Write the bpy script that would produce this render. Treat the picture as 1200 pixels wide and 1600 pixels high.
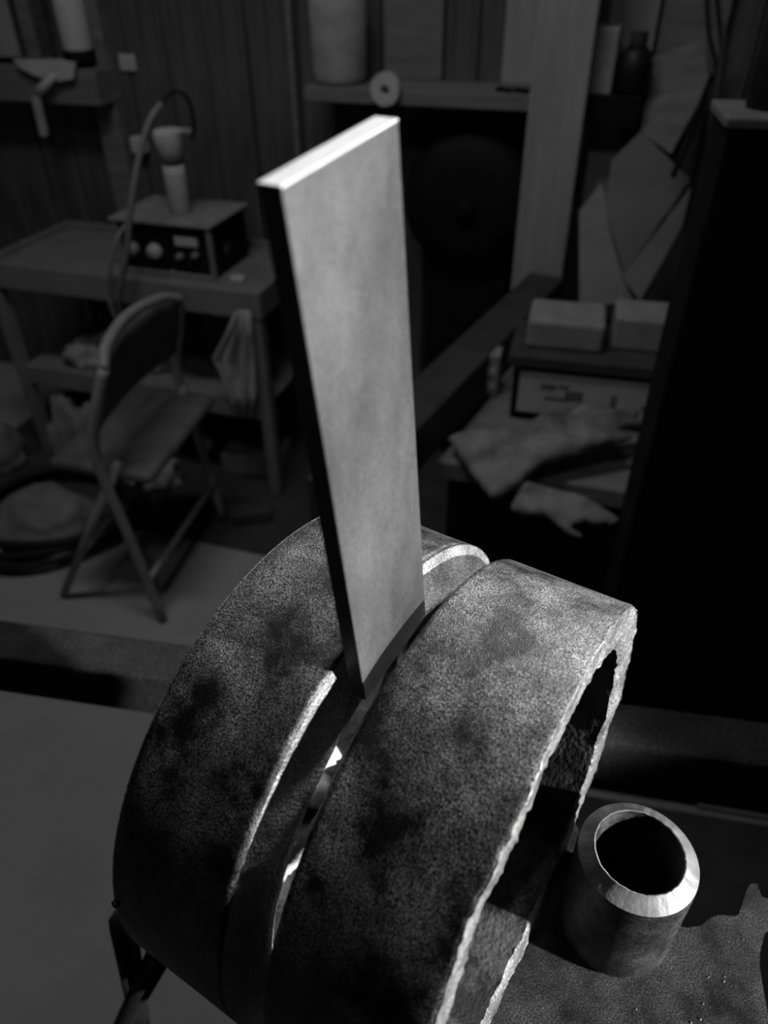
import bpy, bmesh, math, random
from mathutils import Vector, Matrix, noise
random.seed(7)
for o in list(bpy.data.objects): bpy.data.objects.remove(o)
SC = bpy.context.scene
COL = SC.collection

# ------------------------------------------------------------------ camera
S = 0.1095                      # outer radius of the big pipe rings (m)
ZP = 1.0                        # top of the steel work plate
FPX = 1171.45                   # focal length in pixels of a 1200x1600 frame
CAM = Vector((0, 0, 1.40808))
PITCH, ROLL = math.radians(37.3493), math.radians(-0.5299)
_f = Vector((0, math.cos(PITCH), -math.sin(PITCH)))
_u = Vector((0, math.sin(PITCH), math.cos(PITCH)))
_r = Vector((1, 0, 0))
RIGHT = math.cos(ROLL)*_r + math.sin(ROLL)*_u
UP = -math.sin(ROLL)*_r + math.cos(ROLL)*_u
cd = bpy.data.cameras.new('camera')
cam = bpy.data.objects.new('camera', cd); COL.objects.link(cam)
M3 = Matrix((RIGHT, UP, -_f)).transposed()
cam.matrix_world = Matrix.Translation(CAM) @ M3.to_4x4()
cd.sensor_fit = 'VERTICAL'; cd.sensor_height = 36.0; cd.sensor_width = 27.0
cd.lens = FPX/1600*36
cd.clip_start = 0.01; cd.clip_end = 50
cd.dof.use_dof = True; cd.dof.focus_distance = 0.31; cd.dof.aperture_fstop = 9.0
SC.camera = cam

# ------------------------------------------------------------------ light
w = bpy.data.worlds.new('world'); SC.world = w; w.use_nodes = True
w.node_tree.nodes['Background'].inputs[0].default_value = (1, 1, 1, 1)
w.node_tree.nodes['Background'].inputs[1].default_value = 0.0002
SC.view_settings.view_transform = 'Standard'; SC.view_settings.look = 'None'
SC.view_settings.gamma = 1.0; SC.view_settings.exposure = 0.0; SC.view_settings.use_curve_mapping = False

def lamp(name, kind, loc, target, energy, **kw):
    l = bpy.data.lights.new(name, kind); l.energy = energy
    for k, v in kw.items(): setattr(l, k, v)
    o = bpy.data.objects.new(name, l); COL.objects.link(o); o.location = loc
    o.rotation_euler = (Vector(target)-Vector(loc)).to_track_quat('-Z', 'Y').to_euler()
    return o
LAZ, LEL, LD = math.radians(116), math.radians(16.5), 1.7
LT = Vector((0.02, 0.2, 1.12))
LPOS = LT + LD*Vector((math.sin(LAZ)*math.cos(LEL), math.cos(LAZ)*math.cos(LEL), math.sin(LEL)))
lamp('work_lamp', 'SPOT', LPOS, LT, 345, spot_size=math.radians(23), spot_blend=0.25, shadow_soft_size=0.022)
lamp('bench_lamp', 'SPOT', (0.85, 1.05, 1.95), (-0.05, 0.2, 1.235), 180, spot_size=math.radians(17.5), spot_blend=0.5, shadow_soft_size=0.06)
lamp('overhead_fill_light', 'AREA', (-0.45, 1.05, 2.7), (-0.45, 1.05, 0), 9.5, shape='RECTANGLE', size=0.9, size_y=0.25)  # unseen area light added to lift the floor and background
lamp('background_fill_spot', 'SPOT', (-0.2, 0.0, 2.65), (0.15, 2.2, 0.75), 9, spot_size=math.radians(58), spot_blend=0.4, shadow_soft_size=0.15)  # unseen spot added to brighten the background; its cone misses the foreground

# ------------------------------------------------------------------ pixel helpers (1200x1600 frame)
def ray(x, y): return (x-600)/FPX*RIGHT - (y-800)/FPX*UP + _f
def at_z(x, y, z):
    d = ray(x, y); return CAM + d*((z-CAM.z)/d.z)
def on_plane(x, y, p, n):
    d = ray(x, y); return CAM + d*((Vector(p)-CAM).dot(n)/d.dot(n))
PSI = math.radians(18)                          # the back wall and its furniture are turned by this much
EX = Vector((math.cos(PSI), -math.sin(PSI), 0)); EY = Vector((math.sin(PSI), math.cos(PSI), 0))
EZ = Vector((0, 0, 1))
LEG0 = Vector((-0.37734, 1.935, 0))             # front right foot of the metal table
W0 = LEG0 + EY*0.55                             # origin of the back wall
def wall_uv(x, y, v=0.0):
    P = on_plane(x, y, W0-EY*v, EY); return (P-W0).dot(EX), P.z
def wpt(u, v, z): return W0 + EX*u - EY*v + EZ*z    # u along the wall, v out into the room

# ------------------------------------------------------------------ materials
MATS = {}
def nd(nt, t, **kw):
    n = nt.nodes.new(t)
    for k, v in kw.items():
        if isinstance(v, dict):
            for i, val in v.items(): n.inputs[i].default_value = val
        else: setattr(n, k, v)
    return n
def g(v): return (v, v, v, 1)
def mat(name, lo=.1, hi=.2, scale=20., rough=.7, metal=0., stretch=(1, 1, 1), bump=0., bscale=None, detail=5., ramp=(.35, .65), spec=.5,
        speck=0., speckscale=900., bump2=0., bscale2=60., dist=.002):
    if name in MATS: return MATS[name]
    m = bpy.data.materials.new(name); m.use_nodes = True; nt = m.node_tree; L = nt.links.new
    b = nt.nodes['Principled BSDF']
    b.inputs['Roughness'].default_value = rough; b.inputs['Metallic'].default_value = metal
    b.inputs['Specular IOR Level'].default_value = spec
    tc = nd(nt, 'ShaderNodeTexCoord'); mp = nd(nt, 'ShaderNodeMapping'); mp.inputs['Scale'].default_value = stretch
    L(tc.outputs['Object'], mp.inputs['Vector'])
    n1 = nd(nt, 'ShaderNodeTexNoise', inputs=None) if False else nd(nt, 'ShaderNodeTexNoise')
    n1.inputs['Scale'].default_value = scale; n1.inputs['Detail'].default_value = detail; n1.inputs['Roughness'].default_value = .65
    L(mp.outputs[0], n1.inputs['Vector'])
    cr = nd(nt, 'ShaderNodeValToRGB'); cr.color_ramp.elements[0].position = ramp[0]; cr.color_ramp.elements[1].position = ramp[1]
    cr.color_ramp.elements[0].color = g(lo); cr.color_ramp.elements[1].color = g(hi)
    L(n1.outputs['Fac'], cr.inputs[0]); colour = cr.outputs[0]
    if speck > 0:
        n3 = nd(nt, 'ShaderNodeTexNoise'); n3.inputs['Scale'].default_value = speckscale; n3.inputs['Detail'].default_value = 2.
        L(mp.outputs[0], n3.inputs['Vector'])
        c3 = nd(nt, 'ShaderNodeValToRGB'); c3.color_ramp.elements[0].position = .40; c3.color_ramp.elements[1].position = .66
        c3.color_ramp.elements[0].color = g(1-speck); c3.color_ramp.elements[1].color = g(1+speck*1.5)
        L(n3.outputs['Fac'], c3.inputs[0])
        mx = nd(nt, 'ShaderNodeMix', data_type='RGBA', blend_type='MULTIPLY'); mx.inputs['Factor'].default_value = 1.
        L(colour, mx.inputs[6]); L(c3.outputs[0], mx.inputs[7]); colour = mx.outputs[2]
    L(colour, b.inputs['Base Color'])
    prev = None
    for st, sc in ((bump2, bscale2), (bump, bscale or scale*4)):
        if st <= 0: continue
        n2 = nd(nt, 'ShaderNodeTexNoise'); n2.inputs['Scale'].default_value = sc; n2.inputs['Detail'].default_value = 3.
        L(mp.outputs[0], n2.inputs['Vector'])
        bp = nd(nt, 'ShaderNodeBump'); bp.inputs['Strength'].default_value = st; bp.inputs['Distance'].default_value = dist
        L(n2.outputs['Fac'], bp.inputs['Height'])
        if prev: L(prev, bp.inputs['Normal'])
        prev = bp.outputs[0]
    if prev: L(prev, b.inputs['Normal'])
    MATS[name] = m; return m

M_ring = mat('mill_scale_steel', .004, .115, 48, rough=.42, metal=.4, bump=.5, bscale=1900, bump2=.2, bscale2=330, speck=.99, speckscale=1700, ramp=(.38, .66), dist=.0007, detail=11, spec=.35)
M_bevel = mat('ground_bevel_steel', .16, .40, 60, rough=.42, metal=.4, bump=.6, bscale=900, speck=.45, speckscale=1500, dist=.0008)
M_cut = mat('flame_cut_steel', .10, .34, 60, rough=.45, metal=.35, bump=.6, bscale=420, speck=.4, speckscale=900, dist=.0015)
M_inner = mat('rusty_bore_steel', .004, .07, 38, rough=.75, metal=.1, bump=.5, bscale=400, ramp=(.45, .6))
M_bar = mat('flat_bar_steel', .034, .104, 24, rough=.5, metal=.2, stretch=(1, 1, .5), bump=.12, bscale=2600, speck=.12, speckscale=1900, ramp=(.33, .67), dist=.0004, detail=8, spec=.3)
M_sawn = mat('sawn_bar_end_steel', .62, .85, 300, rough=.5, metal=.1, bump=.15, bscale=900, stretch=(.2, 3, 1), dist=.0005)
M_bead = mat('weld_bead_steel', .3, .6, 120, rough=.45, metal=.3, bump=.4, bscale=600, dist=.001)
M_nip = mat('pipe_stub_steel', .008, .075, 60, rough=.5, metal=.4, bump=.4, bscale=1400, speck=.6, speckscale=1500, dist=.0008, spec=.3)
M_nipbev = mat('machined_bevel_steel', .17, .30, 90, rough=.45, metal=.2, bump=.35, bscale=500, stretch=(1, 1, .3), dist=.0006)
M_plate = mat('plate_steel', .008, .075, 34, rough=.55, metal=.3, bump=.35, bscale=1100, speck=.7, speckscale=1300, ramp=(.35, .7), dist=.0008, spec=.3)
M_floor = mat('concrete_floor', .30, .36, 3, rough=.9, bump=.1, bscale=60, detail=8)
M_plank = mat('old_wall_plank_wood', .045, .105, 7, rough=.85, stretch=(4, 4, .35), bump=.2, bscale=40, detail=4)
M_pale = mat('pale_wood', .26, .36, 6, rough=.8, stretch=(4, 4, .4), bump=.2, bscale=50)
M_wood = mat('bench_wood', .12, .2, 8, rough=.8, stretch=(.5, 4, 4), bump=.2, bscale=60)
M_dwood = mat('dark_stained_wood', .03, .07, 8, rough=.85, stretch=(1, 5, 5))
M_grey = mat('grey_painted_steel', .16, .21, 12, rough=.6, bump=.05, bscale=120)
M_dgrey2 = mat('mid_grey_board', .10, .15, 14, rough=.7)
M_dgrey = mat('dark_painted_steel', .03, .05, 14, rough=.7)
M_rag = mat('white_cotton', .6, .75, 20, rough=.95)
M_pad = mat('worn_seat_vinyl', .07, .13, 12, rough=.6)
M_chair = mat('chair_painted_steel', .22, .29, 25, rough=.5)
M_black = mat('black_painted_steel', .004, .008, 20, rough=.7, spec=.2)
M_bplas = mat('black_plastic', .008, .014, 30, rough=.5, spec=.3)
M_white = mat('white_plastic', .5, .6, 10, rough=.55)
M_paper = mat('paper_and_card', .42, .55, 14, rough=.9)
M_cloth = mat('pale_cloth', .26, .42, 9, rough=.95, bump=.2, bscale=90)
M_dcloth = mat('grey_cloth', .14, .24, 9, rough=.95, bump=.2, bscale=90)
M_leather = mat('work_glove_leather', .08, .24, 16, rough=.85, bump=.25, bscale=150)
M_rubber = mat('black_rubber', .006, .012, 20, rough=.6, spec=.3)
M_hose = mat('grey_rubber_hose', .16, .2, 20, rough=.6)
M_rail = mat('scaly_tube_steel', .018, .034, 30, rough=.85, metal=0., bump=.3, bscale=300, speck=.3, speckscale=400, spec=.2)
M_galv = mat('dull_sheet_steel', .075, .105, 7, rough=.6, metal=.1)
M_label = mat('printed_label_paper', .4, .52, 22, rough=.85)
M_print = mat('printed_ink', .12, .16, 20, rough=.9)

# ------------------------------------------------------------------ mesh helpers
def obj(name, bm, m, parent=None, smooth=False, loc=None, rot=None, angle=None):
    me = bpy.data.meshes.new(name); bm.normal_update(); bm.to_mesh(me); bm.free()
    if m: me.materials.append(m)
    if smooth:
        for p in me.polygons: p.use_smooth = True
        if angle:
            me.set_sharp_from_angle(angle=math.radians(angle))
    o = bpy.data.objects.new(name, me); COL.objects.link(o)
    if parent: o.parent = parent
    if loc is not None: o.location = loc
    if rot is not None: o.rotation_euler = rot
    return o
def empty(name, loc=(0, 0, 0), rz=0.0):
    o = bpy.data.objects.new(name, None); COL.objects.link(o); o.location = loc; o.rotation_euler = (0, 0, rz)
    o.empty_display_size = .05; return o
def tag(o, label, cat, group=None, kind=None):
    o['label'] = label; o['category'] = cat
    if group: o['group'] = group
    if kind: o['kind'] = kind
    return o
def box(bm, x0, x1, y0, y1, z0, z1, bev=0.0):
    vs = [bm.verts.new(p) for p in ((x0, y0, z0), (x1, y0, z0), (x1, y1, z0), (x0, y1, z0), (x0, y0, z1), (x1, y0, z1), (x1, y1, z1), (x0, y1, z1))]
    fs = [bm.faces.new([vs[i] for i in f]) for f in ((3, 2, 1, 0), (4, 5, 6, 7), (0, 1, 5, 4), (1, 2, 6, 5), (2, 3, 7, 6), (3, 0, 4, 7))]
    if bev > 0:
        es = list({e for f in fs for e in f.edges})
        bmesh.ops.bevel(bm, geom=es, offset=bev, segments=2, profile=.5, affect='EDGES')
    return bm
def nbox(*a, bev=0.003): return box(bmesh.new(), *a, bev=bev)
def tube(bm, pts, r, n=10, closed=False, cap=True):
    pts = [Vector(p) for p in pts]; N = len(pts); rings = []
    rr = r if isinstance(r, (list, tuple)) else [r]*N
    t0 = None; up = None
    for i, p in enumerate(pts):
        a = pts[(i-1) % N] if (i > 0 or closed) else p
        b = pts[(i+1) % N] if (i < N-1 or closed) else p
        t = (b-a).normalized()
        if up is None:
            up = t.orthogonal().normalized()
        else:
            up = (up - t*up.dot(t)); up = up.normalized() if up.length > 1e-6 else t.orthogonal().normalized()
        s = t.cross(up)
        rings.append([bm.verts.new(p + rr[i]*(math.cos(2*math.pi*k/n)*up + math.sin(2*math.pi*k/n)*s)) for k in range(n)])
    for i in range(N if closed else N-1):
        A, B = rings[i], rings[(i+1) % N]
        for k in range(n): bm.faces.new((A[k], A[(k+1) % n], B[(k+1) % n], B[k]))
    if cap and not closed:
        bm.faces.new(list(reversed(rings[0]))); bm.faces.new(rings[-1])
    return bm
def lathe(bm, prof, n=48, axis='z', c=(0, 0, 0), cap0=True, cap1=True):
    """prof: list of (height along axis, radius)"""
    rings = []
    c = Vector(c)
    for h, r in prof:
        ring = []
        for k in range(n):
            a = 2*math.pi*k/n; x, y = r*math.cos(a), r*math.sin(a)
            p = Vector((x, y, h)) if axis == 'z' else (Vector((x, h, -y)) if axis == 'y' else Vector((h, x, y)))
            ring.append(bm.verts.new(c+p))
        rings.append(ring)
    for A, B in zip(rings, rings[1:]):
        for k in range(n): bm.faces.new((A[k], A[(k+1) % n], B[(k+1) % n], B[k]))
    if cap0: bm.faces.new(list(reversed(rings[0])))
    if cap1: bm.faces.new(rings[-1])
    return bm
def spline(pts, n=8):
    pts = [Vector(p) for p in pts]; out = []
    P = [2*pts[0]-pts[1]] + pts + [2*pts[-1]-pts[-2]]
    for i in range(1, len(P)-2):
        a, b, c, d = P[i-1], P[i], P[i+1], P[i+2]
        for k in range(n):
            t = k/n
            out.append(.5*((2*b) + (c-a)*t + (2*a-5*b+4*c-d)*t*t + (3*b-a-3*c+d)*t**3))
    out.append(pts[-1]); return out
def lump(rx, ry, rz, seed=0, amp=.3, sc=2.0, sub=4, flat=True):
    """a crumpled heap of cloth resting on z=0"""
    bm = bmesh.new(); bmesh.ops.create_icosphere(bm, subdivisions=sub, radius=1)
    off = Vector((seed*13.7, seed*5.1, seed*2.3))
    for v in bm.verts:
        d = v.co.normalized()
        k = 1 + amp*(noise.noise(d*sc+off)) + amp*.7*abs(noise.noise(d*sc*2.3+off)) + amp*.25*noise.noise(d*sc*6+off)
        p = d*k; p = Vector((p.x*rx, p.y*ry, max(p.z, -.35 if flat else -9)*rz + .35*rz))
        v.co = p
    return bm
def capsule(bm, p0, p1, r0, r1, n=10):
    p0, p1 = Vector(p0), Vector(p1); d = (p1-p0).normalized()
    pts = [p0-d*r0*.95, p0-d*r0*.6, p0, p1, p1+d*r1*.6, p1+d*r1*.95]; rs = [r0*.3, r0*.8, r0, r1, r1*.8, r1*.3]
    return tube(bm, pts, rs, n)
def remesh(o, vox, smooth=True):
    m = o.modifiers.new('r', 'REMESH'); m.mode = 'VOXEL'; m.voxel_size = vox; m.use_smooth_shade = smooth
    s = o.modifiers.new('s', 'SMOOTH'); s.iterations = 4; s.factor = .5
    return o

# ================================================================== the setting
fl = obj('floor', nbox(-4, 4, -2.5, 4.5, -.1, 0, bev=0), M_floor); fl['kind'] = 'structure'
wb = empty('wall_back', W0, -PSI); wb['kind'] = 'structure'
obj('backing', nbox(-3.2, 3.2, .022, .10, 0, 2.75, bev=0), M_dwood, wb)
pm = None
u = -3.15; k = 0
rnd = random.Random(3)
while u < 3.05:
    wdt = .135
    if pm is None:
        p = obj('plank', nbox(0, wdt-.006, -.0, .022, 0, 2.75, bev=.003), M_plank, wb); pm = p.data
    else:
        p = bpy.data.objects.new('plank', pm); COL.objects.link(p); p.parent = wb
    p.location = (u, rnd.uniform(-.004, .004), 0)
    u += wdt; k += 1

wl = obj('wall_left', nbox(-2.50, -2.42, -4.2, 0, 0, 2.75, bev=0), M_plank, None, loc=W0, rot=(0, 0, -PSI)); wl['kind'] = 'structure'
def wall_box(name, m, x0, y0, x1, y1, v0, v1, label=None, cat=None, bev=.003, z0=None, z1=None, parent=None, group=None):
    """box on the wall whose front face covers these pixels at distance v1 from the wall"""
    ua, za = wall_uv(x0, y0, v1); ub, zb = wall_uv(x1, y1, v1)
    lo, hi = min(za, zb), max(za, zb)
    if z0 is not None: lo = z0
    if z1 is not None: hi = z1
    wd, hh = ub-ua, hi-lo
    o = obj(name, nbox(-wd/2, wd/2, 0, v1-v0, 0, hh, bev=bev), m)
    o.location = wpt((ua+ub)/2, v1, lo); o.rotation_euler = (0, 0, -PSI)
    if label: tag(o, label, cat, group)
    return o

# ================================================================== foreground: two pipe rings, flat bar, pipe stub, plate
RC = Vector((-0.061957*S, 1.846847*S, ZP+S)); RZ = math.radians(57.5456)
NSEG = 400
def band(rows, noise_fn=None, n=NSEG):
    """surface of revolution round the local y axis; rows: list of (axial, radius)"""
    bm = bmesh.new(); rings = []
    for j, (a, r) in enumerate(rows):
        ring = []
        for k in range(n):
            th = 2*math.pi*k/n
            aa, rr = (a, r) if noise_fn is None else noise_fn(j, th, a, r)
            ring.append(bm.verts.new((rr*S*math.sin(th), aa*S, rr*S*math.cos(th))))
        rings.append(ring)
    for A, B in zip(rings, rings[1:]):
        for k in range(n): bm.faces.new((A[k], A[(k+1) % n], B[(k+1) % n], B[k]))
    return bm
def lin(p, q, n): return [(p[0]+(q[0]-p[0])*i/n, p[1]+(q[1]-p[1])*i/n) for i in range(n+1)]
RI = 0.8176
def nz(th, f, seed, r=0): return noise.noise(Vector((math.cos(th)*f, math.sin(th)*f, seed+r*f)))

# left ring: bevelled towards the gap
left_ring = empty('pipe_ring', RC, RZ)
tag(left_ring, 'thick dark steel pipe ring with a bright slanted edge, left of the upright flat bar', 'pipe ring')
def wob(j, th, a, r): return a, r + .0015*nz(th, 6, 3.3, a)
obj('outer_wall', band([(-.0855, .998)] + lin((-.089, 1.), (.385, 1.), 16) + [(.389, .9995)], wob), M_ring, left_ring, True)
obj('worn_rim', band([(.389, .9995), (.395, .998), (.3995, .992), (.4007, .986)], wob), M_cut, left_ring, True)
def bevn(j, th, a, r):
    return a + .0025*nz(th, 40, 1.7, r*3) + .002*nz(th, 14, 4.1), r + .002*nz(th, 30, 7.7)
obj('weld_bevel', band([(-.0855, .999), (-.089, .992)] + lin((-.092, .98), (-.137, .855), 6) + [(-.142, .845), (-.145, .83), (-.143, RI)], bevn), M_bevel, left_ring, True)
obj('bore', band(lin((-.143, RI), (.39, RI), 8)), M_inner, left_ring, True)
obj('end_face', band([(.4007, .986), (.4007, .95), (.40, .88), (.39, RI)]), M_cut, left_ring, True)
# small weld blob on the far rim of the left ring
b = lump(.0014, .0016, .0012, 5, .4, 2.5, 3, flat=False)
th = math.radians(-82)
obj('weld_spatter', b, M_ring, left_ring, True, loc=(S*1.0*math.sin(th), .385*S, S*1.0*math.cos(th)))

bm = bmesh.new(); pts = []; rs = []
for k in range(300):
    th = 2*math.pi*k/300; pts.append((.806*S*math.sin(th), (.31+.01*nz(th, 12, 80))*S, .806*S*math.cos(th))); rs.append(S*max(.008, .022+.02*nz(th, 30, 81)))
obj('root_bead', tube(bm, pts, rs, 8, closed=True), M_bead, left_ring, True)
# right ring: flame cut at its open end
right_ring = empty('pipe_ring', RC, RZ)
tag(right_ring, 'thick dark steel pipe ring with a ragged open end, beside the short pipe stub', 'pipe ring')
def wob2(j, th, a, r):
    if j >= 13:
        k = (j-12)/6
        a += k*CUT(th)
    return a, r + .0015*nz(th, 6, 9.3, a) + (0.004*nz(th, 45, 2.2) if j >= 17 else 0)
def CUT(th): return .012*nz(th, 5, 12.) + .006*nz(th, 22, 15.) + .003*nz(th, 60, 18.)
obj('outer_wall', band([(-.2525, .997), (-.257, 1.)] + lin((-.27, 1.), (-.735, 1.), 15) + [(-.742, .999), (-.750, .994)], wob2), M_ring, right_ring, True)
obj('weld_bevel', band([(-.2525, .997), (-.245, .97)] + lin((-.24, .955), (-.192, .85), 5) + [(-.186, .835), (-.187, RI)], bevn), M_bevel, right_ring, True)
obj('bore', band(lin((-.187, RI), (-.60, RI), 6) + lin((-.64, RI), (-.735, RI), 3), lambda j, th, a, r: (a + (CUT(th) if j == 10 else 0), r + .006*nz(th, 14, 3., a*2)*(1 if j > 0 else 0))), M_inner, right_ring, True)
def cutn(j, th, a, r):
    e = min(j, 6-j)
    return a + CUT(th) + .006*nz(th, 26, 30.+j*.35) + .003*nz(th, 70, 40.+j*.5), r + (0.004*nz(th, 45, 2.2) if j == 0 else .006*nz(th, 14, 3., -.735*2) if j == 6 else 0)
obj('flame_cut_face', band([(-.750, .994), (-.752, .985), (-.751, .95), (-.748, .91), (-.748, .87), (-.748, .835), (-.735, RI)], cutn), M_cut, right_ring, True)
# slag lip along the cut
bm = bmesh.new(); pts = []; rs = []
for k in range(420):
    th = 2*math.pi*k/420; rr = .992+.003*nz(th, 40, 50)
    pts.append((rr*S*math.sin(th), (-.751+CUT(th)+.004*nz(th, 50, 60))*S, rr*S*math.cos(th)))
    rs.append(S*max(.002, (.0026+.006*nz(th, 75, 70)+.003*nz(th, 9, 71))*(1. if math.sin(th) < .3 else .45)))
tube(bm, pts, rs, 7, closed=True)
obj('slag_lip', bm, M_cut, right_ring, True)

# flat bar standing in the groove, leaning a little in its own plane
bar = empty('flat_bar', RC, RZ)
tag(bar, 'upright flat steel bar wedged in the groove between the two pipe rings', 'steel bar')
Bv = Vector((.9923, 0, .1241)); Lv = Vector((-.1241, 0, .9923))
b0, b1, l0, l1, ya, yb = -.186, .1946, .872, 2.44, -.185, -.1305
def bar_box(l0, l1, bev, top_only=False):
    bm = bmesh.new()
    box(bm, b0*S, b1*S, ya*S, yb*S, l0*S, l1*S, bev=bev)
    for v in bm.verts:
        c = v.co.copy(); v.co = Bv*c.x + Lv*c.z + Vector((0, c.y, 0))
    return bm
obj('shank', bar_box(l0, l1-.0035, .0003), M_bar, bar)
obj('sawn_end', bar_box(l1-.0035, l1, .00012), M_sawn, bar)

# pipe stub on the plate
stub = empty('pipe_stub', (1.06664*S, 1.64135*S, ZP))
tag(stub, 'short upright pipe stub with a bright sloping rim, standing on the steel plate', 'pipe stub')
r_o, r_i, hh, bh = .2534*S, .1826*S, .6632*S, .0461*S
obj('pipe_wall', lathe(bmesh.new(), [(0, r_o-.004), (.0012, r_o-.0018), (.0035, r_o-.0004), (.006, r_o), (hh-bh-.002, r_o), (hh-bh, r_o-.0004)], 96, cap0=False, cap1=False), M_nip, stub, True)
bm = lathe(bmesh.new(), [(hh-bh, r_o-.0004), (hh-bh+.0006, r_o-.0011), (hh-.0015, r_i+.0022), (hh, r_i+.0006), (hh-.0002, r_i)], 96, cap0=False, cap1=False)
for v in bm.verts:
    th = math.atan2(v.co.y, v.co.x); d = Vector((v.co.x, v.co.y, 0)).normalized()
    if v.co.z > hh-bh+.0003: v.co += EZ*.0005*nz(th, 9, 3) - d*.0004*nz(th, 20, 5)
obj('bevelled_rim', bm, M_nipbev, stub, True, angle=40)
obj('bore', lathe(bmesh.new(), [(hh-.0002, r_i), (hh-.004, r_i-.0004), (.002, r_i-.0004), (0, r_i)], 96, cap0=False, cap1=False), M_inner, stub, True)

# plate with a wavy torch-cut outline
edge = [(880, 1262), (930, 1330), (1000, 1415), (1060, 1446), (1083, 1448), (1096, 1446), (1108, 1436), (1122, 1430), (1140, 1431), (1152, 1430), (1159, 1415), (1166, 1393), (1173, 1382), (1183, 1382),
        (1190, 1400), (1203, 1405), (1240, 1412), (1262, 1430), (1240, 1442), (1212, 1441), (1200, 1449), (1192, 1470), (1187, 1496), (1190, 1530), (1200, 1582), (1212, 1640), (1190, 1720), (1080, 1790), (900, 1830), (720, 1820), (560, 1740), (450, 1600), (430, 1480), (440, 1300), (480, 1195), (600, 1135), (760, 1200)]
pl = [at_z(x, y, ZP) for x, y in edge]
pl = spline(pl + [pl[0]], 5)[:-1]
bm = bmesh.new()
vs = [bm.verts.new((p.x, p.y, ZP)) for p in pl]
f = bm.faces.new(vs)
bm.normal_update()
if f.normal.z < 0: f.normal_flip()
ext = bmesh.ops.extrude_face_region(bm, geom=[f])
top = [v for v in ext['geom'] if isinstance(v, bmesh.types.BMVert)]
for v in top: v.co.z = ZP-.010
bmesh.ops.recalc_face_normals(bm, faces=bm.faces[:])
PLATE = obj('steel_plate', bm, M_plate)
tag(PLATE, 'flat dark steel plate with a wavy edge under the pipe stub', 'steel plate')
o = obj('added_bright_rag', lump(.021, .0165, .024, 21, .45, 2.2, 4), M_rag, None, True, loc=RC + Matrix.Rotation(RZ, 3, 'Z') @ Vector((.26*S, .625*S, -S)))  # added as a stand-in for the bright lit patch behind the gap
tag(o, 'small white crumpled rag added as the bright patch in the gap between the pipe rings', 'rag')
# spatter beads on the plate
rnd = random.Random(11)
bm0 = None
for k in range(11):
    x, y = rnd.uniform(1090, 1180), rnd.uniform(1455, 1595)
    if k > 7: x, y = rnd.uniform(840, 1080), rnd.uniform(1555, 1598)
    P = at_z(x, y, ZP)
    if bm0 is None:
        o = obj('spatter_bead', lump(.0016, .0016, .0010, 2, .3, 2, 2), M_cut, PLATE, True); bm0 = o.data
    else:
        o = bpy.data.objects.new('spatter_bead', bm0); COL.objects.link(o); o.parent = PLATE
    o.location = P; s = rnd.uniform(.15, .38); o.scale = (s, s, s)

# trestle that carries the plate
tr = empty('folding_trestle', (0, .18, 0)); tag(tr, 'dark folding trestle with crossed legs below the pipe rings', 'trestle')
O = Vector((0, .18, 0))
obj('top_rail', nbox(-.15, .17, -.10, -.06, .955, .99), M_black, tr, loc=(0, 0, 0))
obj('top_rail', nbox(-.13, .15, .02, .06, .955, .99), M_black, tr, loc=(0, 0, 0))
def extend(p, q):
    d = q-p; return p + d*((0-p.z)/d.z)
A1 = at_z(192, 1440, .945); A2 = at_z(226, 1640, .5); B1 = at_z(258, 1475, .945); B2 = at_z(172, 1640, .5)
for p, q in ((A1, A2), (B1, B2)):
    obj('leg', tube(bmesh.new(), [p-O, extend(p, q)-O], .0085, 8), M_black, tr, True)
for p, q in ((A1, A2), (B1, B2)):
    sh = Vector((.30, -.11, 0))
    obj('leg', tube(bmesh.new(), [p-O+sh, extend(p, q)-O+Vector((.42, -.1, 0))], .0085, 8), M_black, tr, True)
obj('spreader', tube(bmesh.new(), [B1-O, B1-O+Vector((.30, -.11, 0))], .0085, 8), M_black, tr, True)
obj('spreader', tube(bmesh.new(), [A1-O, A1-O+Vector((.30, -.11, 0))], .0085, 8), M_black, tr, True)

# long square tube rail crossing behind the rings
ra, rb_ = Vector((-.365, .505, .9)), Vector((.311, .38, .9))
ru = (rb_-ra).normalized()
rk = empty('steel_rack_rail', (ra+rb_)/2 - EZ*.9, math.atan2(ru.y, ru.x)); tag(rk, 'long square steel tube rail crossing behind the pipe rings', 'steel rail')
obj('tube', nbox(-1.0, 1.0, -.0445, 0, .848, .9, bev=.004), M_rail, rk)
for sx in (-.95, .95):
    obj('leg', nbox(sx-.022, sx+.022, -.0445, 0, 0, .85), M_dgrey, rk)

# ================================================================== metal table with the power unit
table = empty('metal_table', LEG0, -PSI); tag(table, 'grey steel tray table with a lower shelf against the wall', 'table')
TZ = .67; tx0, tx1, ty0, ty1 = -.85, .055, 0., .42
def tbox(name, x0, x1, y0, y1, z0, z1, m=M_grey): return obj(name, nbox(x0, x1, y0, y1, z0, z1), m, table)
tbox('tray_top', tx0+.012, tx1-.012, ty0+.012, ty1-.012, TZ-.035, TZ-.022)
tbox('tray_rim', tx0, tx1, ty0, ty0+.016, TZ-.075, TZ); tbox('tray_rim', tx0, tx1, ty1-.016, ty1, TZ-.075, TZ)
tbox('tray_rim', tx0, tx0+.016, ty0+.016, ty1-.016, TZ-.075, TZ); tbox('tray_rim', tx1-.016, tx1, ty0+.016, ty1-.016, TZ-.075, TZ)
for lx, ly in ((tx0+.005, .004), (tx1-.04, .004), (tx0+.005, ty1-.039), (tx1-.04, ty1-.039)):
    tbox('leg', lx, lx+.035, ly, ly+.035, .0035, TZ-.07)
tbox('lower_shelf', tx0+.02, tx1-.02, .03, ty1-.03, .315, .325)
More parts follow.
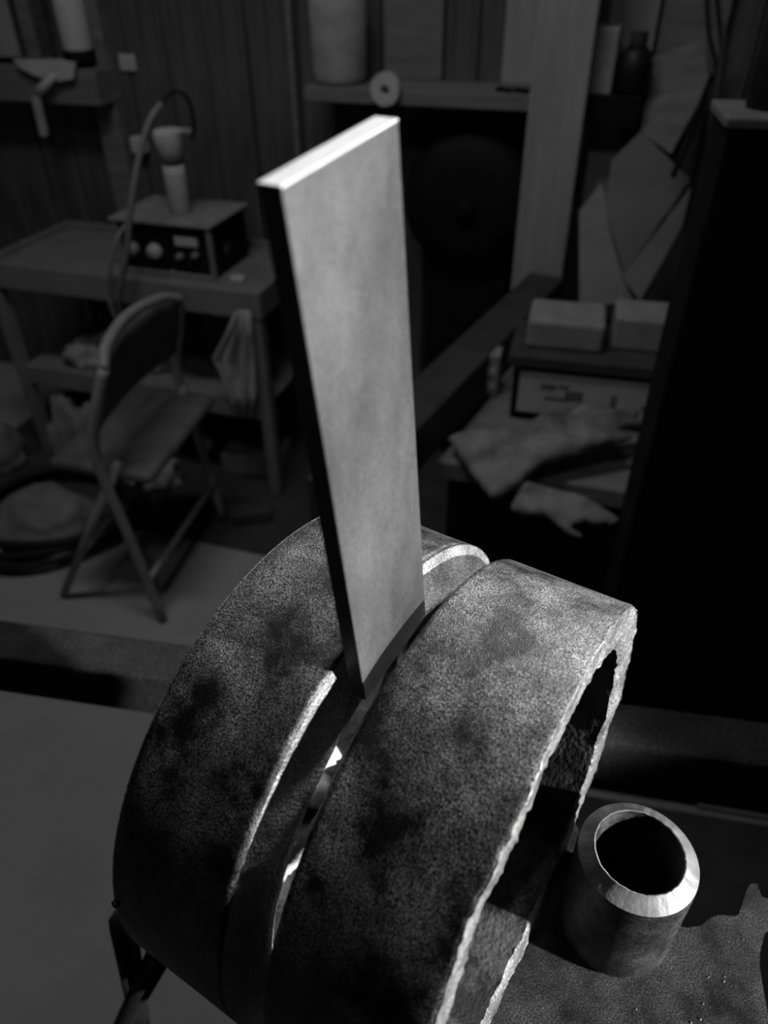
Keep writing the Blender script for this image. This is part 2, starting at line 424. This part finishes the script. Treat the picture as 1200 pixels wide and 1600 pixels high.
tbox('shelf_rail', tx0+.02, tx1-.02, .012, .03, .27, .335); tbox('shelf_rail', tx0+.02, tx1-.02, ty1-.03, ty1-.012, .27, .335)
def tpt(x, y, z): return LEG0 + EX*x + EY*y + EZ*z
def on_table(x, y, z=TZ-.02):
    P = at_z(x, y, z)-LEG0; return P.dot(EX), P.dot(EY)

# power unit
bx0, bx1, by0, by1, bz0, bz1 = -.43, -.125, .10, .33, TZ-.022, .80
pu = empty('power_unit', tpt((bx0+bx1)/2, (by0+by1)/2, bz0), -PSI); tag(pu, 'boxy control unit with black front panel and round dials on the metal table', 'control unit')
hx, hy, hz = (bx1-bx0)/2, (by1-by0)/2, bz1-bz0
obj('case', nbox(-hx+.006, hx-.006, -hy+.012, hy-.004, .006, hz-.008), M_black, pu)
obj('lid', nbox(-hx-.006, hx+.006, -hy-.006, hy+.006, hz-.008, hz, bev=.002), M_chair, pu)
for sx in (-1, 1):
    x = sx*(hx-.006); obj('corner_post', nbox(x-.007, x+.007, -hy, -hy+.014, 0, hz-.008), M_grey, pu)
obj('sill', nbox(-hx, hx, -hy-.002, -hy+.012, 0, .012), M_grey, pu)
def dial(x, z, r, d=.018, m=M_white):
    o = obj('dial', lathe(bmesh.new(), [(0, r), (-d*.7, r*.92), (-d, r*.8)], 24, axis='y', cap0=False), m, pu, True, loc=(x, -hy+.012, z)); return o
dial(-.035, .065, .022, m=M_paper); dial(-.105, .066, .019, m=M_chair); dial(.045, .058, .010, m=M_grey); dial(.095, .066, .009, m=M_grey)
obj('name_plate', nbox(.035, .105, -hy+.008, -hy+.013, .088, .112, bev=.001), M_paper, pu)
for sz in (.05,):
    o = obj('side_vent', lathe(bmesh.new(), [(0, .018), (.004, .016)], 20, axis='x', cap0=False), M_dgrey, pu, True, loc=(hx-.006, -.02, .06))
# bits lying in the tray
for x, y, sx, sy, sz, nm, lb in ((246, 416, .018, .012, .02, 'clamp_block', 'small pale block in front of the control unit, near its large dial'), (296, 428, .05, .014, .016, 'scraper', 'flat pale strip lying before the control unit'), (372, 438, .02, .012, .014, 'end_cap', 'tiny pale cap at the right end of the table tray')):
    tx, ty = on_table(x, y); ty = max(ty, .045)
    o = obj(nm, nbox(-sx, sx, -sy, sy, 0, sz), M_paper, loc=tpt(tx, ty, TZ-.022), rot=(0, 0, -PSI+.1)); tag(o, lb, 'tool')
# torch stand on the unit
tp = on_plane(281, 322, tpt(0, (by0+by1)/2-.02, 0), EY)
tw = empty('spray_torch', Vector((tp.x, tp.y, .80)), -PSI); tag(tw, 'pale torch with a funnel head standing on the control unit', 'torch')
obj('handle', lathe(bmesh.new(), [(0, .026), (.004, .030), (.10, .030), (.125, .028)], 24), M_white, tw, True)
obj('collar', lathe(bmesh.new(), [(.125, .024), (.140, .024)], 24), M_dgrey, tw, True)
obj('head', lathe(bmesh.new(), [(.140, .024), (.155, .034), (.20, .040), (.212, .036), (.215, .02)], 24), M_white, tw, True)
obj('trigger_lever', nbox(.02, .075, -.006, .006, .205, .217), M_white, tw)
# hose and cable
yv = tpt(0, -.03, 0)
hp = [on_plane(x, y, tpt(0, yo, 0), EY) for x, y, yo in ((252, 163, .10), (236, 185, .06), (222, 225, .03), (212, 275, 0), (203, 335, -.03), (198, 395, -.04), (190, 440, -.04), (186, 475, -.03), (194, 505, 0), (212, 530, .05))]
tag(obj('gas_hose', tube(bmesh.new(), spline(hp, 6), .0085, 10), M_hose, None, True), 'grey hose arching over the control unit and down the table front', 'hose')
hp = [on_plane(x, y, tpt(0, yo, 0), EY) for x, y, yo in ((250, 168, .10), (262, 150, .12), (280, 143, .13), (296, 160, .14), (303, 195, .15), (300, 215, .16))]
tag(obj('cable', tube(bmesh.new(), spline(hp, 6), .005, 8), M_rubber, None, True), 'thin black cable looping from the hose tip to the torch head', 'cable')
hp = [on_plane(x, y, tpt(0, yo, 0), EY) for x, y, yo in ((196, 352, .05), (182, 375, .0), (172, 420, -.025), (170, 460, -.03), (182, 500, -.02), (205, 535, .04))]
tag(obj('cable', tube(bmesh.new(), spline(hp, 6), .006, 8), M_hose, None, True), 'thin grey cable hanging over the table front behind the hose', 'cable')

# things on and under the lower shelf
def heap(name, x, y, z, rx, ry, rz, m, seed, label, cat, amp=.35, rot=0., sc=2.0):
    P = at_z(x, y, z)+EZ*.0035; o = obj(name, lump(rx, ry, rz, seed, amp, sc, 4), m, None, True, loc=P, rot=(0, 0, rot)); return tag(o, label, cat)
P = tpt(-.60, .12, .3255); o = obj('crumpled_bag', lump(.09, .06, .065, 3, .45, 2.2), M_cloth, None, True, loc=P); tag(o, 'crumpled pale bag on the lower shelf of the metal table', 'bag')
P = tpt(-.40, .15, .3255); o = obj('crumpled_bag', lump(.06, .05, .07, 8, .45, 2.2), M_dcloth, None, True, loc=P); tag(o, 'small grey crumpled bag beside the pale bag on the shelf', 'bag')
# cloth hanging under the table right end
def hanging_cloth(pts_px, plane, th=.012, seed=0):
    """pleated cloth: columns of pixels top->bottom on a plane, given real folds and thickness"""
    bm = bmesh.new()
    rows = len(pts_px); n = 18; grid = []
    for i, (xa, xb, y) in enumerate(pts_px):
        row = []
        for k in range(n):
            t = k/(n-1); P = on_plane(xa+(xb-xa)*t, y, plane, EY)
            P = P - EY*(.014*math.sin(t*15+i*.5+seed) + .008*noise.noise(Vector((t*5, i*.7, seed))))
            row.append(bm.verts.new(P))
        grid.append(row)
    for A, B in zip(grid, grid[1:]):
        for k in range(n-1): bm.faces.new((A[k], B[k], B[k+1], A[k+1]))
    return bm
bm = hanging_cloth([(372, 388, 488), (352, 392, 530), (334, 394, 560), (345, 395, 590), (352, 396, 620), (362, 392, 650)], tpt(0, -.03, 0), seed=2)
o = obj('hanging_rag', bm, M_cloth, None, True); s = o.modifiers.new('t', 'SOLIDIFY'); s.thickness = .006
tag(o, 'pale rag hanging under the right end of the metal table', 'rag')
P = tpt(-.13, .20, .3255)
bw = empty('shallow_pan', tpt(-.19, .24, .50), -PSI)
obj('pan', lathe(bmesh.new(), [(0, .05), (.03, .075), (.034, .075), (.004, .048)], 32, cap0=True, cap1=True), M_chair, bw, True)
obj('stack', nbox(-.06, .06, -.05, .05, -.1745, 0, bev=.006), M_dgrey, bw)
tag(bw, 'shallow metal pan on a dark box under the table', 'pan')
o = obj('carton', nbox(-.10, .10, -.07, .07, 0, .07), M_dcloth, None, loc=tpt(-.10, .16, .0035), rot=(0, 0, -PSI+.15)); tag(o, 'low grey carton on the floor under the table', 'carton')
bl = obj('glass_bulb', lathe(bmesh.new(), [(0, .006), (.002, .016), (.012, .026), (.026, .030), (.040, .026), (.05, .016), (.06, .012)], 24), M_white, None, True, loc=at_z(322, 706, .0)+EZ*.0035); tag(bl, 'small pale bulb-shaped jar on the floor behind the chair', 'jar')

mt = obj('table_shade_sheet', nbox(-1.05, .72, -.27, .45, 0, .003, bev=.001), M_dgrey, None, loc=LEG0, rot=(0, 0, -PSI)); tag(mt, 'thin dark sheet for the floor shade under the metal table', 'shade sheet')  # dark sheet put in for the shade under table and chair
# ================================================================== folding chair
F1, F2 = Vector((-.57867, 1.38599, 0)), Vector((-.48864, 1.80422, 0))
cw = (F2-F1).length; cdv = (F2-F1).normalized(); cf = Vector((cdv.y, -cdv.x, 0))
CH = empty('folding_chair', (F1+F2)/2, math.atan2(cdv.y, cdv.x)); tag(CH, 'grey steel folding chair standing before the metal table', 'chair')
# local: x along F1->F2, -y is the direction the chair faces
hw = cw/2
for sx in (-1, 1):
    pts = spline([(sx*hw, 0, .0045), (sx*hw, .035, .30), (sx*hw, .06, .50), (sx*hw*.98, .03, .62), (sx*hw*.9, 0.0, .71)], 6)
    obj('leg', tube(bmesh.new(), pts, .0125, 10), M_chair, CH, True)
    obj('rear_leg', tube(bmesh.new(), [(sx*hw*.86, .03, .47), (sx*hw*.86, .30, .012)], .0115, 10), M_chair, CH, True)
obj('top_rail', tube(bmesh.new(), spline([(-hw*.9, 0, .71), (-hw*.6, .02, .735), (0, .035, .745), (hw*.6, .02, .735), (hw*.9, 0, .71)], 6), .0125, 10), M_chair, CH, True)
bm = bmesh.new(); grid = []
for i in range(7):
    row = []
    for k in range(17):
        t = k/16*2-1; z = .56+(.735-.012*abs(t)**3*2-.56)*i/6
        y = .045 + .02*(1-t*t) - .05*(i/6)
        row.append(bm.verts.new((t*hw*.93, y, z)))
    grid.append(row)
for A, B in zip(grid, grid[1:]):
    for k in range(16): bm.faces.new((A[k], A[k+1], B[k+1], B[k]))
o = obj('backrest', bm, M_pad, CH, True); s = o.modifiers.new('t', 'SOLIDIFY'); s.thickness = .008
bm = nbox(-hw*.92, hw*.92, -.05, .22, .425, .455, bev=.014)
for v in bm.verts:
    if v.co.y > .15: v.co.x *= .9
    v.co.z -= .010*(1-(v.co.x/hw)**2)
obj('seat', bm, M_pad, CH, True, angle=50)
obj('rung', tube(bmesh.new(), [(-hw, .012, .14), (hw, .012, .14)], .009, 8), M_chair, CH, True)
obj('rung', tube(bmesh.new(), [(-hw*.86, .206, .17), (hw*.86, .206, .17)], .009, 8), M_chair, CH, True)

# ================================================================== heaps and coil on the floor at left
cc = Vector((-1.0, 1.80, 0))
for i, (dx, dy, r, z, lb) in enumerate(((0, 0, .25, .012, 'outer loop of black hose coil lying flat on the concrete floor'),)):
    pts = []
    for k in range(180):
        a = k/60*2*math.pi; rr = r*(1-.09*k/180*2)+.012*math.sin(3*a+k*.02)
        pts.append((cc.x+rr*math.cos(a)*1.05, cc.y+rr*math.sin(a)*.95, .0165+.020*(k/60)))
    o = obj('hose_coil', tube(bmesh.new(), pts, .0125, 8), M_rubber, None, True); tag(o, 'black rubber hose coiled on the floor left of the chair', 'hose')
o = obj('tarp_heap', lump(.15, .13, .085, 4, .22, 1.6, 4), M_dcloth, None, True, loc=cc+Vector((-.02, -.02, .0035))); tag(o, 'grey crumpled tarp heaped inside the black hose coil', 'tarp')
heap('sack', -30, 725, .0, .15, .11, .13, M_dcloth, 6, 'folded grey sack on the floor at the left picture edge', 'sack', .22)
heap('sack', 135, 728, .0, .08, .07, .18, M_dcloth, 9, 'bulging grey sack behind the chair back leg', 'sack', .35)
heap('rag', 240, 758, .0, .08, .06, .08, M_cloth, 11, 'pale rag on the floor under the chair seat', 'rag', .5)
heap('rag', 245, 705, .0, .08, .07, .12, M_dcloth, 12, 'dim grey rag bundle on the floor behind the chair seat', 'rag', .5)
o = obj('wood_block', nbox(-.06, .06, -.03, .03, 0, .04), M_dwood, None, loc=at_z(395, 812, 0)+EZ*.0035, rot=(0, 0, .2)); tag(o, 'small dark wooden block on the floor right of the chair', 'block')

# ================================================================== things on the back wall, left bay
SB = wall_box('shelf_board', M_wood, -120, 100, 157, 166, 0.004, .13, 'rough wooden shelf on the wall at the upper left', 'shelf')
sbz = SB.location.z + SB.dimensions.z if False else None
su, sz_top = wall_uv(60, 100, .13)
sz_top = max(wall_uv(-120, 100, .13)[1], wall_uv(157, 100, .13)[1])
wall_box('wall_post', M_wood, 148, 0, 176, 300, 0.004, .05, 'upright wooden post beside the upper left shelf', 'post', z0=0.0, z1=2.6).location
def wthing(name, u, v, z): return empty(name, wpt(u, v, z), -PSI)
uc, _ = wall_uv(0, 40, .06); o = obj('board', nbox(-.055, .045, -.009, .009, 0, .62), M_pale, None, loc=wpt(uc, .06, sz_top), rot=(0, 0, -PSI)); tag(o, 'pale board standing on the upper left shelf at the picture edge', 'board')
uc, _ = wall_uv(119, 60, .075); t = wthing('canister', uc, .075, sz_top)
obj('foot', lathe(bmesh.new(), [(0, .046), (.028, .046)], 28), M_black, t, True, angle=40)
obj('body', lathe(bmesh.new(), [(.028, .042), (.034, .044), (.24, .044), (.26, .03), (.28, .018)], 28), M_white, t, True, angle=40)
tag(t, 'tall pale canister with black foot on the upper left shelf', 'canister')
# flat dark books/boards in the shelf background
for i, (x0, x1, m, lb) in enumerate(((34, 52, M_wood, 'narrow wooden slat on the upper left shelf, nearest the pale board'), (58, 72, M_dwood, 'dark wooden slat in the middle of the upper left shelf'))):
    ua, ub = wall_uv(x0, 50, .05)[0], wall_uv(x1, 50, .05)[0]
    o = obj('slat', nbox(0, ub-ua, -.012, .012, 0, .45), m, None, loc=wpt(ua, .04, sz_top), rot=(0, 0, -PSI)); tag(o, lb, 'slat')
# hand trowel hooked over the shelf: blade on the shelf top, handle hanging
t = wthing('scraper', *([wall_uv(70, 110, .15)[0], .15, 0])); t.location.z = 0
def wv(x, y, v): u_, z_ = wall_uv(x, y, v); return wpt(u_, v, z_)
bm = bmesh.new()
out = [(24, 92), (90, 92), (120, 98), (118, 122), (92, 127), (60, 118), (36, 106)]
vs = [bm.verts.new(wv(x, y, .142)-t.location) for x, y in out]
f = bm.faces.new(vs); e = bmesh.ops.extrude_face_region(bm, geom=[f])
for v in e['geom']:
    if isinstance(v, bmesh.types.BMVert): v.co += EY*-.012
bmesh.ops.recalc_face_normals(bm, faces=bm.faces[:])
for ob in [obj('blade', bm, M_paper, t)]:
    ob.rotation_euler = (0, 0, PSI)
def unrot(o): o.rotation_euler = (0, 0, PSI); return o
unrot(obj('tang', tube(bmesh.new(), [wv(86, 118, .160)-t.location, wv(70, 134, .160)-t.location, wv(58, 145, .160)-t.location], [.008, .014, .012], 10), M_paper, t, True))
unrot(obj('handle', tube(bmesh.new(), spline([wv(56, 150, .160)-t.location, wv(60, 170, .160)-t.location, wv(67, 200, .158)-t.location, wv(69, 213, .158)-t.location], 5), [.010]+[.0145]*14+[.010], 12), M_cloth, t, True))
tag(t, 'pale scraper with a round handle hanging over the upper left shelf edge', 'scraper')
o = wall_box('paper_note', M_paper, 184, 84, 214, 111, .0045, .008, 'small white square note pinned on the dark plank wall', 'note', bev=.001)
sw = wall_box('switch_box', M_white, 201, 214, 226, 241, .0045, .04, 'white switch box on the plank wall behind the hose', 'switch', bev=.004)

# ================================================================== middle bay
wall_box('wall_post', M_wood, 452, 0, 474, 420, .0045, .05, 'thin wooden post left of the middle wall shelf', 'post', z0=0, z1=2.6)
ua, za = wall_uv(474, 128, .20); ub, zb = wall_uv(842, 158, .20); MZ = (za+zb)/2
o = obj('wall_shelf', nbox(0, ub-ua, .0, .195, -.035, 0), M_wood, None, loc=wpt(ua, .20, MZ), rot=(0, 0, -PSI)); tag(o, 'wooden wall shelf in the middle holding the large jar', 'shelf')
uj, _ = wall_uv(530, 80, .11); t = wthing('jar', uj, .11, MZ)
obj('body', lathe(bmesh.new(), [(0, .055), (.006, .068), (.02, .074), (.19, .074), (.215, .06), (.225, .05)], 36), M_cloth, t, True, angle=40)
obj('lid', lathe(bmesh.new(), [(.225, .054), (.25, .054), (.252, .05)], 36), M_bplas, t, True, angle=40)
tag(t, 'large pale jar standing on the middle wall shelf', 'jar')
# tape roll leaning on the shelf front edge
ur, zr = wall_uv(603, 139, .212)
bm = lathe(bmesh.new(), [(0, .012), (0, .038), (-.022, .038), (-.022, .012), (0, .012)], 32, axis='y', cap0=False, cap1=False)
o = obj('tape_roll', bm, M_paper, None, True, loc=wpt(ur, .2015, zr), rot=(0, 0, -PSI), angle=40); tag(o, 'small pale tape roll hung on the front of the middle shelf', 'tape roll')
for i, x in enumerate((782, 796, 809, 822, 831)):
    uu, _ = wall_uv(x, 122, .16)
    o = obj('hex_nut', lathe(bmesh.new(), [(0, .011), (.010, .011)], 6), M_black, None, loc=wpt(uu, .15+.012*(i % 2), MZ), rot=(0, 0, .3*i)); tag(o, ('leftmost', 'second from left', 'middle', 'second from right', 'rightmost')[i] + ' of the five small dark nuts on the middle shelf', 'nut', 'nuts on the middle shelf')
wall_box('board', M_pale, 792, 0, 842, 120, .0045, .03, 'pale board on the wall above the middle shelf, left of the tall plank', 'board', z0=MZ, z1=2.2)
wall_box('board', M_wood, 600, 0, 690, 110, .0045, .025, 'dim brown board on the wall above the middle shelf', 'board', z0=MZ, z1=2.2)
# under the shelf: dark machine drum against a cabinet
ud, zd = wall_uv(728, 325, .17)
t = wthing('motor_drum', ud, .15, zd)
obj('shell', lathe(bmesh.new(), [(.135, .17), (.04, .185), (0, .18), (-.02, .165), (-.03, .10), (-.035, .03)], 48, axis='y', cap0=True, cap1=True), M_black, t, True, angle=50)
obj('hub', lathe(bmesh.new(), [(-.03, .03), (-.05, .028), (-.055, .02)], 24, axis='y'), M_black, t, True)
obj('bracket', nbox(-.12, .12, .02, .14, -zd+.0035, -.12), M_black, t)
tag(t, 'large black round drum on a bracket under the middle shelf', 'drum')
# tall pale plank standing in front of the shelf
o = wall_box('tall_plank', M_pale, 842, 0, 882, 400, .215, .25, 'wide pale wooden plank standing upright right of the middle shelf', 'plank', z0=0.0, z1=2.2)
# ================================================================== right bay
lu, lz = wall_uv(905, 147, .2); lu2, _ = wall_uv(1005, 147, .2)
o = obj('wall_ledge', nbox(0, lu2-lu, 0, .19, -.07, 0), M_black, None, loc=wpt(lu, .20, lz), rot=(0, 0, -PSI)); tag(o, 'black wall ledge right of the tall pale plank', 'ledge')
ub1, _ = wall_uv(937, 100, .19)
o = obj('small_box', nbox(-.04, .035, -.05, .05, 0, .135), M_chair, None, loc=wpt(ub1, .145, lz), rot=(0, 0, -PSI)); tag(o, 'grey cardboard box on the black ledge beside the tall plank', 'box')
ub2, _ = wall_uv(992, 100, .155)
t = wthing('bottle', ub2, .155, lz)
obj('body', lathe(bmesh.new(), [(0, .036), (.004, .04), (.06, .042), (.085, .034), (.10, .018)], 24), M_bplas, t, True); obj('cap', lathe(bmesh.new(), [(.10, .02), (.125, .02)], 20), M_dgrey, t, True, angle=40)
tag(t, 'black squat bottle with a grey cap on the black ledge', 'bottle')
wall_box('board', M_pale, 957, 0, 1010, 130, .0045, .03, 'pale board on the wall behind the black bottle', 'board', z0=lz+.0, z1=2.2)
wall_box('board', M_wood, 1040, 0, 1100, 200, .0045, .03, 'broad brown board on the wall behind the leaning sheets', 'board', z0=.8, z1=2.2)
wall_box('board', M_pale, 926, 196, 952, 330, .0045, .10, 'short pale board on the wall below the black ledge', 'board', z0=None)
BZ = .60                                   # bench surface
def sheet(name, px, v, th, m, label, cat):
    """flat sheet whose outline lies on a plane leaning against the wall: v = distance from the wall at the bottom / top"""
    n = None
    lowest = max(px, key=lambda p: p[1]); highest = min(px, key=lambda p: p[1])
    pl_ = wv(lowest[0], lowest[1], v[0]); ph = wv(highest[0], highest[1], v[1])
    slope = (ph-pl_); slope -= EX*slope.dot(EX); nn = slope.cross(EX).normalized()
    if nn.dot(EY) > 0: nn = -nn
    pts = [on_plane(x, y, pl_, nn) for x, y in px]; c = sum(pts, Vector())/len(pts)
    bm = bmesh.new(); vs = [bm.verts.new(p-c) for p in pts]; f = bm.faces.new(vs)
    e = bmesh.ops.extrude_face_region(bm, geom=[f])
    for q in e['geom']:
        if isinstance(q, bmesh.types.BMVert): q.co -= nn*th
    bmesh.ops.recalc_face_normals(bm, faces=bm.faces[:])
    o = obj(name, bm, m, None, loc=c); return tag(o, label, cat)
sheet('sheet_metal', [(1002, 205), (1078, 280), (975, 428), (948, 330), (955, 250)], (.42, .25), .004, M_galv, 'large grey sheet metal offcut leaning behind the black cabinet', 'sheet metal')
sheet('sheet_metal', [(1080, 292), (1066, 352), (1000, 470), (972, 432)], (.52, .34), .004, M_galv, 'narrow grey sheet metal strip leaning in front of the large offcut', 'sheet metal')
sheet('panel', [(905, 330), (940, 285), (965, 400), (990, 475), (905, 475)], (.40, .28), .010, M_grey, 'grey panel offcut leaning beside the tall pale plank', 'panel')
sheet('panel', [(1020, 90), (1100, 60), (1108, 130), (1048, 240), (1000, 205)], (.20, .055), .008, M_wood, 'brown hardboard panel leaning on the wall above the sheet metal', 'panel')
tag(obj('rod', tube(bmesh.new(), [wv(1112, 120, .16), wv(1052, 275, .38)], .007, 8), M_black, None, True), 'black rod leaning against the brown panel', 'rod')
tag(obj('rod', tube(bmesh.new(), [wv(1132, 60, .07), wv(1092, 340, .42)], .008, 8), M_dgrey, None, True), 'grey rod leaning beside the black cabinet', 'rod')
tag(obj('cable', tube(bmesh.new(), spline([wv(1103, -20, .05), wv(1107, 50, .05), wv(1118, 100, .05), wv(1112, 170, .05)], 6), .004, 6), M_rubber, None, True), 'thin black cable hanging on the wall above the black cabinet, left one', 'cable')
tag(obj('cable', tube(bmesh.new(), spline([wv(1118, -20, .05), wv(1124, 40, .05), wv(1126, 90, .06), wv(1114, 150, .06)], 6), .004, 6), M_rubber, None, True), 'thin black cable hanging on the wall above the black cabinet, right one', 'cable')

# workbench running out from the wall
BU0, BU1, BV1 = .62, 1.62, 1.08
UL1 = .74
bench = wthing('workbench', UL1+.4, .6, 0); tag(bench, 'dark wooden workbench running out from the back wall', 'workbench')
def bbox(name, u0, u1, v0, v1, z0, z1, m): return obj(name, nbox(u0-(UL1+.4), u1-(UL1+.4), -(v1-.6), -(v0-.6), z0, z1), m, bench)
bm = nbox(.815-(UL1+.4), UL1+.80-(UL1+.4), -(BV1-.6), .32, BZ-.04, BZ)
for v in bm.verts:
    if v.co.x < -.2 and v.co.y < 0: v.co.x -= .135           # the left side follows the beam
obj('top', bm, M_wood, bench)
for u_, v_ in ((UL1+.09, .32), (UL1+.7, .32), (UL1+.0, BV1-.09), (UL1+.5, BV1-.09)):
    bbox('leg', u_, u_+.06, v_, v_+.06, 0, BZ-.04, M_dwood)
bbox('front_panel', UL1-.04, UL1+.50, BV1-.028, BV1-.012, 0, BZ-.04, M_black)
bm_ = wthing('channel_beam', .688, .7, 0); tag(bm_, 'long dark steel beam along the left side of the workbench', 'beam')
bm_.rotation_euler = (0, 0, -PSI-math.radians(10.8))
obj('web', nbox(-.047, .047, -.66, .43, .60, .70, bev=.004), M_dgrey, bm_)
for y_ in (-.60, .36): obj('leg', nbox(-.03, .03, y_, y_+.06, 0, .60), M_black, bm_)

# toolbox with label, on the bench
def bench_px(x, y, z=BZ):
    P = at_z(x, y, z); return P
TB = Vector((.273, 1.378, BZ)); tyaw = -math.radians(14)
tb = empty('tool_case', TB, tyaw); tag(tb, 'long dark tool case with a pale printed label on the workbench', 'tool case')
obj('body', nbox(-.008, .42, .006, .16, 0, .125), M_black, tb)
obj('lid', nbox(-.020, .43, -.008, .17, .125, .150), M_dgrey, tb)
obj('label_card', nbox(.006, .40, -.001, .006, .022, .112, bev=.001), M_label, tb)
lc = tb.children[-1]
rr_ = random.Random(5)
for x_, z_, w_, h_ in ((.05, .085, .03, .012), (.085, .088, .02, .008), (.06, .06, .05, .006), (.10, .07, .035, .02), (.15, .05, .03, .006), (.19, .06, .012, .04), (.25, .06, .03, .008)):
    o = obj('print_mark', nbox(x_, x_+w_, -.0018, -.0008, z_-h_/2, z_+h_/2, bev=0), M_print, lc)
# trays on the case
o = obj('parts_tray', nbox(0, .150, .03, .15, .0, .060, bev=.008), M_chair, None, loc=TB+Matrix.Rotation(tyaw, 3, 'Z') @ Vector((.008, 0, .150)), rot=(0, 0, tyaw)); tag(o, 'rounded grey plastic tray on top of the tool case', 'tray')
o = obj('parts_tray', nbox(0, .16, .06, .165, .0, .068, bev=.006), M_chair, None, loc=TB+Matrix.Rotation(tyaw, 3, 'Z') @ Vector((.175, 0, .150)), rot=(0, 0, tyaw)); tag(o, 'second grey tray on the tool case, partly behind the black cabinet', 'tray')
sbp = at_z(758, 618, BZ)
t = empty('spool_box', sbp, tyaw); obj('carton', nbox(-.026, .026, 0, .05, 0, .098, bev=.003), M_chair, t)
for z_ in (.025, .06): obj('window', nbox(-.018, .018, -.002, .001, z_-.009, z_+.009, bev=0), M_paper, t)
tag(t, 'narrow upright carton left of the tool case', 'carton')

# work gloves hanging over the front of the bench
def glove(name, P0, P1, width, label, cuff, seed, flip=1, up=EZ, sp=1.0):
    """P0 cuff centre, P1 finger tip centre"""
    P0, P1 = Vector(P0), Vector(P1); d = (P1-P0); L_ = d.length; d.normalize()
    side = d.cross(up).normalized(); nrm = side.cross(d).normalized()
    def q(a, s, h): return P0 + d*(a*L_) + side*(s*width) + nrm*(h*width)
    bm = bmesh.new()
    for s in [i/7*1.24-.62 for i in range(8)]: capsule(bm, q(.02, s*cuff, .03*math.sin(s*9)), q(.36, s*.62, .08), width*.17, width*.20)
    for s in (-.4, -.14, .14, .4): capsule(bm, q(.34, s*.9, .06), q(.62, s*1.05, .12), width*.22, width*.2)
    for i, s in enumerate((-.45*sp, -.15*sp, .15*sp, .45*sp)):
        l_ = (.86, 1., .96, .84)[i]
        capsule(bm, q(.60, s, .12), q(.60+(l_-.60)*.55, s*1.1, .16+.05*math.sin(i+seed)), width*.145, width*.135)
        capsule(bm, q(.60+(l_-.60)*.55, s*1.1, .16+.05*math.sin(i+seed)), q(l_, s*1.12, .04), width*.135, width*.115)
    capsule(bm, q(.40, flip*.5, .05), q(.56, flip*.85, 0.), width*.18, width*.16); capsule(bm, q(.56, flip*.85, 0.), q(.70, flip*.95, -.02), width*.16, width*.12)
    c = P0.copy()
    for v in bm.verts: v.co -= c
    o = obj(name, bm, M_leather, None, True, loc=c); remesh(o, .008)
    d2 = o.modifiers.new('d', 'DISPLACE'); tx = bpy.data.textures.new('glove_folds', 'CLOUDS'); tx.noise_scale = .03; d2.texture = tx; d2.strength = .010
    return tag(o, label, 'glove')
GZ = BZ+.035
glove('work_glove', at_z(735, 728, GZ), at_z(1000, 655, GZ+.035), .095, 'pale leather work glove lying on the workbench before the tool case', 1.55, 1, flip=-1)
glove('work_glove', at_z(812, 775, BZ+.028), at_z(962, 818, BZ+.015), .062, 'crumpled leather work glove drooping over the bench front', .9, 2, flip=1, sp=.62)

# black cabinet at right
cb = at_z(869, 1224, 0); cb2 = at_z(1200, 1279, 0)
cu = (cb2-cb).normalized(); cyaw = math.atan2(cu.y, cu.x)
cb = cb + cu*.022
cab = empty('steel_cabinet', cb, cyaw); tag(cab, 'tall black steel cabinet at the right picture edge', 'cabinet')
nC = Vector((-cu.y, cu.x, 0))
ctop = on_plane(1135, 182, cb, nC).z
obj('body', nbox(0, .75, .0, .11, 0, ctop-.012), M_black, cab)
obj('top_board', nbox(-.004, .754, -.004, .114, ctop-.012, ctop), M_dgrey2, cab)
xk = (at_z(1088, 1262, 0)-cb).dot(cu)
obj('kick_strip', nbox(xk, .75, -.006, 0, .0, .012, bev=.001), M_cloth, cab)
pb = on_plane(1215, 140, cb+nC*.06, nC)
o = obj('canister', lathe(bmesh.new(), [(0, .028), (.003, .03), (.10, .03), (.115, .02), (.13, .018)], 24), M_bplas, None, True, loc=Vector((pb.x, pb.y, ctop))); tag(o, 'black canister on top of the tall black cabinet', 'canister')

# dark sheet standing in for the shade on the floor before the cabinet
mt = obj('floor_shade_sheet', nbox(-.30, .62, -.42, -.02, 0, .008, bev=.003), M_dgrey, None, loc=cb+cu*.1, rot=(0, 0, cyaw)); tag(mt, 'dark sheet for the floor shade in front of the black cabinet', 'shade sheet')
